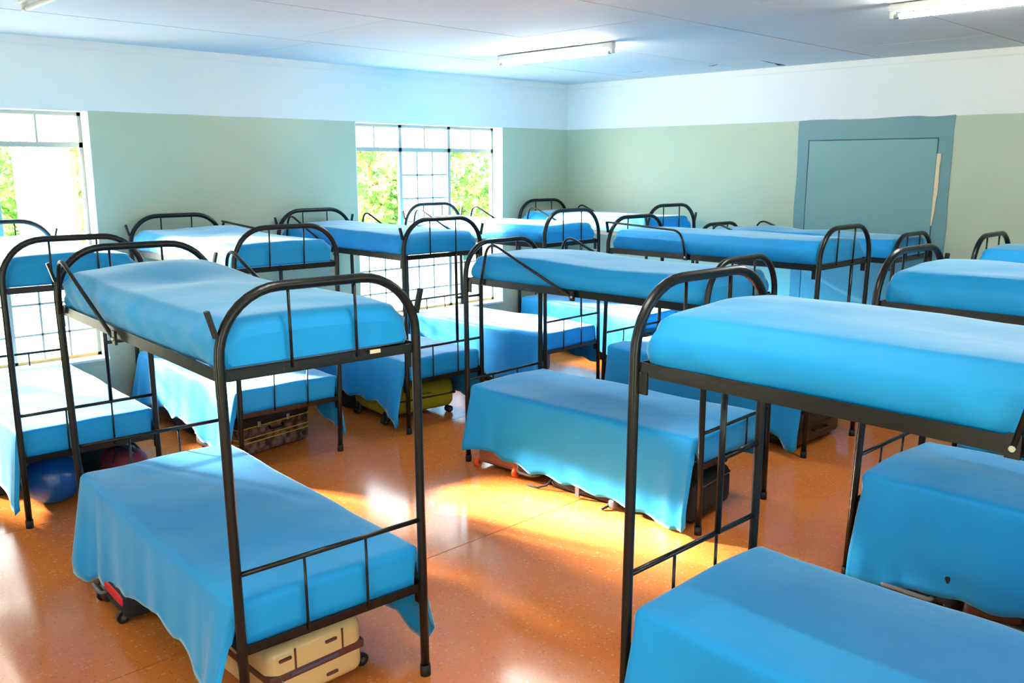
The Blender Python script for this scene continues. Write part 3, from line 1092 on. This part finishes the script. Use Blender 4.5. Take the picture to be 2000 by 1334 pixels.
# cream hard case under the foreground bed (lies flat, long edge to the camera)
t = bagroot('suitcase', 'A', .59, -.05, 4, 'cream hard suitcase with brown trim beneath the left foreground bunk')
MB().rbox((0, 0, .165), (.50, .44, .25), .045, 4).build('shell', M['cream_shell'], t)
MB().rbox((0, 0, .165), (.506, .446, .042), .012, 2).build('zip_band', M['brown_trim'], t)
MB().box((.2545, -.02, .168), (.004, .22, .014)).build('zip_cover', M['mauve'], t)
for y in (-.15, .06):
    for z in (.095, .24):
        MB().rbox((.251, y, z), (.014, .055, .014), .005, 2).build('side_stud', M['brown_trim'], t)
for y in (-.105, .115):
    MB().box((.2505, y, .225), (.004, .008, .09)).build('shell_groove', M['brown_trim'], t)
MB().tube([(.256, -.17, .16), (.262, -.165, .12)], .004, 6).build('zip_pull', M['bolt'], t)
for x in (-.17, .15):
    MB().rbox((x, .232, .06), (.07, .045, .06), .015, 3).build('wheel_housing', M['brown_trim'], t)
    wheel(t, (x + .01, .265, .032), (1, 0, 0), .03, .024)
for x in (-.17, .15):
    MB().rbox((x, -.16, .022), (.05, .03, .044), .01, 2).build('foot_stud', M['brown_trim'], t)

# red and black trolley bag at the far left of the same bed
t = bagroot('trolley_bag', 'A', -.48, -.27, 0, 'red and black trolley bag sticking out under the left side of the foreground bunk', 'bag')
MB().rbox((0, 0, .095), (.40, .34, .15), .04, 4).build('body', M['black_fab'], t)
MB().rbox((.05, -.152, .115), (.26, .05, .06), .02, 3).build('red_panel', M['red_fab'], t)
MB().rbox((-.185, 0, .115), (.05, .30, .06), .018, 3).build('red_panel', M['red_fab'], t)
handle(t, (-.17, -.172, .09), (-.04, -.172, .09), (0, -.03, 0), 'grey_plastic')
MB().rbox((-.12, -.16, .055), (.13, .05, .07), .02, 3).build('base_guard', M['black_plastic'], t)
for x in (-.15, .15):
    wheel(t, (x, -.165, .03), (1, 0, 0), .03, .03)
for x in (-.15, .15):
    wheel(t, (x, .15, .03), (1, 0, 0), .03, .03)

# knotted blue plastic sack under the left bed
t = bagroot('plastic_sack', 'B', .58, -.15, 0, 'knotted blue plastic sack under the bunk at the left window', 'sack')
rows = []
for i in range(19):
    a = math.pi * i / 18
    row = []
    for j in range(33):
        b = 2 * math.pi * j / 32
        r = .165 * math.sin(a) ** .75 + .004
        r *= 1 + .10 * nz(math.cos(b) * 1.6, math.sin(b) * 1.6, a * 1.5) + .05 * math.sin(b * 7 + a * 2) * (1 if i < 7 else .25)
        z = .15 + .15 * math.cos(a)
        if z < .012: z = .004 + z * .3
        row.append((r * math.cos(b), r * math.sin(b) * 1.05, z))
    rows.append(row)
MB().grid(rows, True).build('sack_body', M['blue_bag'], t)
MB().tube([(0, 0, .285), (.01, .005, .315), (.02, .01, .335)], [.03, .018, .036], 9).build('knot', M['blue_bag'], t)
MB().tube([(0, 0, .30), (-.03, .05, .31), (-.04, .09, .27)], [.012, .02, .008], 7).build('knot_ear', M['blue_bag'], t)

def soft_bag(name, k, u, v, deg, dims, mat, label, cat='bag', lump=.03, straps=True, grp=None):
    t = bagroot(name, k, u, v, deg, label, cat, grp)
    sx, sy, sz = dims
    def sq(p):
        f = 1 + lump * 2.2 * nz(p.x * 5 + u, p.y * 5 + v, p.z * 5)
        return Vector((p.x * f, p.y * f, p.z * (1 + lump * nz(p.x * 6, p.y * 6, u)) - (0.02 if p.z > 0 else 0) * abs(nz(p.x * 4, p.y * 4, v))))
    MB().rbox((0, 0, sz / 2 + .004), (sx, sy, sz), min(dims) * .35, 5, None, 0, sq).build('body', M[mat], t)
    if straps:
        for s in (-1, 1):
            MB().tube(round_path([(sx * .2, s * sy * .48, sz * .75), (sx * .12, s * sy * .3, sz * 1.05), (-sx * .12, s * sy * .3, sz * 1.05), (-sx * .2, s * sy * .48, sz * .75)], .05, 5), .009, 6).build('carry_strap', M['black_fab'], t)
        MB().tube([(-sx * .42, 0, sz * .98), (0, .01, sz * 1.0), (sx * .42, 0, sz * .98)], .005, 6).build('zip', M['grey_plastic'], t)
    return t


soft_bag('duffel_bag', 'B', .62, .285, 8, (.34, .22, .27), 'maroon', 'maroon fabric bag under the right side of the bunk at the left window')
soft_bag('duffel_bag', 'B', .2, .10, 0, (.42, .36, .24), 'black_fab', 'black fabric bag behind the blue sack under the left window bunk')
soft_bag('duffel_bag', 'B', .08, -.37, 4, (.42, .16, .09), 'black_fab', 'flat black bag on the floor at the far left edge', straps=False)

# checked suitcase under the bed between the windows
t = bagroot('suitcase', 'C', .33, .0, 11, 'brown checked suitcase with yellow piping under the bunk between the windows')
MB().rbox((0, 0, .118), (.56, .66, .222), .03, 3).build('body', M['check'], t)
MB().rbox((0, 0, .262), (.57, .67, .075), .025, 3).build('lid', M['black_fab'], t)
for z in (.108, .142, .222):
    MB().tube(round_path([(-.27, .331, z), (.281, .331, z), (.281, -.331, z), (-.27, -.331, z)], .03, 4), .0042, 6).build('piping', M['piping'], t)
for y in (-.15, .12):
    MB().rbox((.288, y, .235), (.01, .028, .045), .004, 2).build('clasp', M['bolt'], t)
for z in (.07, .19):
    MB().tube([(.279, .27, z), (.292, .27, z)], .02, 10).build('corner_stud', M['black_plastic'], t)
handle(t, (.284, -.06, .20), (.284, .06, .20), (.03, 0, -.02), 'black_plastic')

soft_bag('duffel_bag', 'C', -.35, -.15, 0, (.5, .36, .24), 'black_fab', 'black bag under the window side of the bunk with the checked suitcase')

# olive shell case
t = bagroot('suitcase', 'D', .40, -.02, -4, 'olive green hard suitcase beneath the bunk at the right window')
MB().rbox((0, 0, .18), (.58, .70, .25), .07, 5).build('shell', M['olive'], t)
MB().rbox((0, 0, .18), (.584, .704, .02), .009, 2).build('seam_band', M['black_plastic'], t)
for x in (-.2, .25):
    MB().rbox((x, -.33, .072), (.07, .05, .08), .012, 3).build('wheel_housing', M['black_plastic'], t)
    wheel(t, (x, -.352, .03), (1, 0, 0), .03, .05)
    wheel(t, (x, .30, .03), (1, 0, 0), .03, .05)
handle(t, (.29, -.08, .21), (.29, .08, .21), (.025, 0, 0), 'olive', .01)
soft_bag('duffel_bag', 'D', -.12, -.22, 0, (.3, .30, .22), 'black_fab', 'black bag behind the olive suitcase')

# mauve soft case
t = bagroot('suitcase', 'E', .12, .17, 3, 'mauve grey soft suitcase under the bunk before the right window')
MB().rbox((0, 0, .175), (.50, .44, .28), .05, 4).build('body', M['mauve'], t)
MB().rbox((.245, .0, .17), (.03, .30, .18), .012, 2).build('front_pocket', M['mauve'], t)
MB().box((.262, .12, .17), (.006, .014, .22)).build('strap', M['black_fab'], t)
for y in (-.15, .15):
    wheel(t, (.2, y, .03), (0, 1, 0)); wheel(t, (-.2, y, .03), (0, 1, 0))
soft_bag('duffel_bag', 'E', .1, -.22, 0, (.5, .24, .2), 'black_fab', 'black bag under the left side of the bunk with the mauve case')

# bags under the middle bed
t = bagroot('trolley_bag', 'G', -.58, -.27, 3, 'tan trolley bag with orange wheels under the window end of the middle bunk', 'bag')
MB().rbox((0, 0, .105), (.56, .28, .16), .04, 4).build('body', M['tan'], t)
MB().tube(round_path([(.12, -.14, .13), (.12, -.165, .05), (.24, -.165, .045), (.28, -.12, .05)], .03, 5), .010, 8).build('grab_handle', M['grey_plastic'], t)
for x in (-.27, .09):
    wheel(t, (x, -.145, .034), (1, 0, 0), .034, .03, 'orange'); wheel(t, (x, .12, .034), (1, 0, 0), .034, .03, 'orange')
t = soft_bag('backpack', 'G', .13, -.25, 2, (.62, .32, .14), 'black_fab', 'black backpack with loose straps under the middle bunk', 'backpack', .05)
MB().tube([(-.28, -.15, .07), (-.3, -.19, .03), (-.36, -.215, .008), (-.45, -.215, .006)], .007, 6).build('loose_strap', M['black_fab'], t)
MB().tube([(.2, -.16, .06), (.21, -.2, .02), (.19, -.245, .008)], .009, 6).build('loose_strap', M['black_fab'], t)
MB().rbox((.235, -.18, .035), (.05, .05, .06), .014, 3).build('buckle', M['grey_plastic'], t)
MB().box((-.05, -.18, .05), (.03, .012, .08)).build('side_strap', M['grey_plastic'], t)
t = bagroot('suitcase', 'G', .66, -.12, 4, 'black suitcase under the near end of the middle bunk')
MB().rbox((0, 0, .155), (.46, .50, .25), .045, 4).build('body', M['black_fab'], t)
MB().rbox((.222, .04, .15), (.03, .36, .15), .012, 3).build('front_pocket', M['black_fab'], t)
MB().tube(round_path([(-.2, -.23, .235), (.234, -.23, .235), (.234, .253, .235), (-.2, .253, .235)], .05, 4), .005, 6).build('zip', M['grey_plastic'], t)
for y in (-.18, .18):
    wheel(t, (-.18, y, .03), (0, 1, 0)); wheel(t, (.18, y, .03), (0, 1, 0))
g = BEDM['G']
pp = []
for i in range(9):
    pp.append([(.70 + .12 * i / 8, -.16 + .2 * j / 8, .292 + .012 * abs(nz(i * .6, j * .7, 1.5)) + .006 * (i % 2)) for j in range(9)])
o = MB().grid(pp, False).build('crumpled_paper', M['paper'], None, g)
md = o.modifiers.new('thickness', 'SOLIDIFY'); md.thickness = .003
tag(o, 'crumpled white paper lying on the black suitcase under the middle bunk', 'paper')
o = MB().rbox((.80, .06, .318), (.11, .13, .055), .02, 3, None, 0, lambda p: p * (1 + .12 * nz(p.x * 30, p.y * 30, 1))).build('pouch', M['black_fab'], None, g)
tag(o, 'small black pouch on top of the black suitcase under the middle bunk', 'pouch')

# black case under the bed behind
t = bagroot('suitcase', 'H', .58, .03, 0, 'large black suitcase under the near end of the bunk behind the middle one')
MB().rbox((0, 0, .165), (.58, .70, .27), .04, 4).build('body', M['black_plastic'], t)
MB().rbox((0, 0, .165), (.586, .706, .02), .008, 2).build('seam_band', M['black_fab'], t)
handle(t, (-.02, -.352, .12), (.16, -.352, .12), (0, -.03, 0), 'grey_plastic')
handle(t, (.292, -.1, .12), (.292, .1, .12), (.03, 0, 0))
for x in (-.22, .22):
    wheel(t, (x, -.32, .03), (1, 0, 0)); wheel(t, (x, .32, .03), (1, 0, 0))
o = MB().rbox((0, 0, .035), (.05, .05, .07), .02, 3).tube([(0, 0, .06), (0, 0, .085)], .012, 8).build('juice_bottle', M['orange'], None, BEDM['H'] @ Matrix.Translation((-.83, -.28, 0)))
tag(o, 'small orange bottle on the floor behind the middle bunk', 'bottle')

# things under the right-hand bed
t = bagroot('suitcase', 'K', -.62, -.22, 0, 'black suitcase with a long grey handle under the right-edge bunk second from the front')
MB().rbox((0, 0, .12), (.42, .42, .19), .04, 4).build('body', M['black_fab'], t)
handle(t, (-.13, -.205, .055), (.11, -.205, .055), (0, -.035, 0), 'grey_plastic', .012)
for x in (-.17, .17):
    wheel(t, (x, -.17, .03), (1, 0, 0)); wheel(t, (x, .17, .03), (1, 0, 0))


def shoe(k, u, v, deg, mat, sole, label):
    t = bagroot('shoe', k, u, v, deg, label, 'shoe', 'shoes under the right-hand bunk')
    def upper(p):
        f = (p.x + .13) / .26
        return Vector((p.x, p.y * (1 - .25 * abs(f - .45)), p.z * (1.15 - .65 * max(0, f - .25))))
    MB().rbox((0, 0, .055), (.26, .09, .085), .035, 4, None, 0, upper).build('upper', M[mat], t)
    MB().rbox((0, 0, .012), (.27, .092, .024), .011, 3).build('sole', M[sole], t)
    MB().rbox((-.055, 0, .092), (.10, .055, .02), .009, 3).build('opening', M['black_fab'], t)
    for i in range(3):
        MB().tube([(.0 + .025 * i, -.03, .083 - .006 * i), (.0 + .025 * i, .03, .083 - .006 * i)], .004, 5).build('lace', M['grey_plastic'], t)


shoe('K', -.25, -.36, 12, 'brown_shoe', 'grey_plastic', 'brown leather shoe beside the black suitcase under the right-edge bunk')
shoe('K', .06, -.37, -8, 'black_fab', 'piping', 'black shoe with a yellow sole under the right-edge bunk')
soft_bag('duffel_bag', 'K', .06, -.14, 0, (.5, .26, .2), 'black_fab', 'black bag behind the shoes under the right-edge bunk')

# ------------------------------------------------------------------ outside the windows
tag(MB().span((-14, -22, -.35), (-T, 14, -.25)).build('ground_outside', M['earth']), kind='structure')
tag(MB().span((-T, -22, -.35), (RX + T, RY - T, -.25)).build('ground_outside', M['earth']), kind='structure')
tag(MB().span((RX + T, -22, -.35), (RX + 14, 14, -.25)).build('ground_outside', M['earth']), kind='structure')


def bush(label, x, y, h, rx, ry, n, seed):
    rnd = random.Random(seed)
    t = tag(empty('garden_tree', Matrix.Translation((x, y, -.25))), label, 'tree', 'trees outside the windows')
    MB().tube([(0, 0, 0), (.05, .04, h * .3), (-.03, .0, h * .55), (.04, -.05, h * .8)], [.10, .08, .06, .03], 8).build('trunk', M['bark'], t)
    for b in range(7):
        a = rnd.uniform(0, 6.28)
        z0 = h * rnd.uniform(.2, .6)
        q = (math.cos(a) * rx * .8, math.sin(a) * ry * .8, z0 + h * rnd.uniform(.15, .3))
        MB().tube([(0, 0, z0), (q[0] * .5, q[1] * .5, z0 + (q[2] - z0) * .35), q], [.045, .03, .012], 6).build('branch', M['bark'], t)
    m = MB()
    cl = []
    for i in range(60):
        a = rnd.uniform(0, 6.28); rr = math.sqrt(rnd.random())
        cl.append((math.cos(a) * rx * rr, math.sin(a) * ry * rr, h * rnd.uniform(.12, 1.0), rnd.uniform(.25, .5)))
    for i in range(n):
        c = rnd.choice(cl)
        d = Vector((rnd.gauss(0, 1), rnd.gauss(0, 1), rnd.gauss(0, 1))).normalized() * c[3] * rnd.random() ** .4
        p = Vector(c[:3]) + d
        if p.z < .05 or p.z > h + .1: continue
        l, wd = rnd.uniform(.10, .17), rnd.uniform(.04, .065)
        R = Matrix.Rotation(rnd.uniform(0, 6.28), 3, 'Z') @ Matrix.Rotation(rnd.uniform(-.2, 1.2), 3, 'Y') @ Matrix.Rotation(rnd.uniform(-.7, .7), 3, 'X')
        vs = [p + R @ Vector(q) for q in ((0, 0, 0), (l * .45, wd, .008), (l, 0, -.012), (l * .45, -wd, .008))]
        m.add(vs, [(0, 1, 2, 3)])
    tag(m.build('foliage', M['leaf'], t), kind='stuff')


bush('leafy yellow-green tree seen through the left window', -7.0, -3.7, 3.3, 1.1, 1.2, 9000, 1)
bush('shrub beyond the outer side of the left window', -7.6, -7.3, 3.1, 1.1, 1.2, 6000, 2)
bush('flowering tree seen through the left casement of the right window', -7.0, 2.0, 3.3, 1.2, 1.15, 9000, 3)
bush('dense green tree seen through the right casement of the right window', -7.2, 5.5, 3.3, 1.2, 1.3, 9000, 4)
bush('pale tree standing behind the two trees of the right window', -11.2, 4.2, 4.0, 1.4, 2.0, 7000, 5)
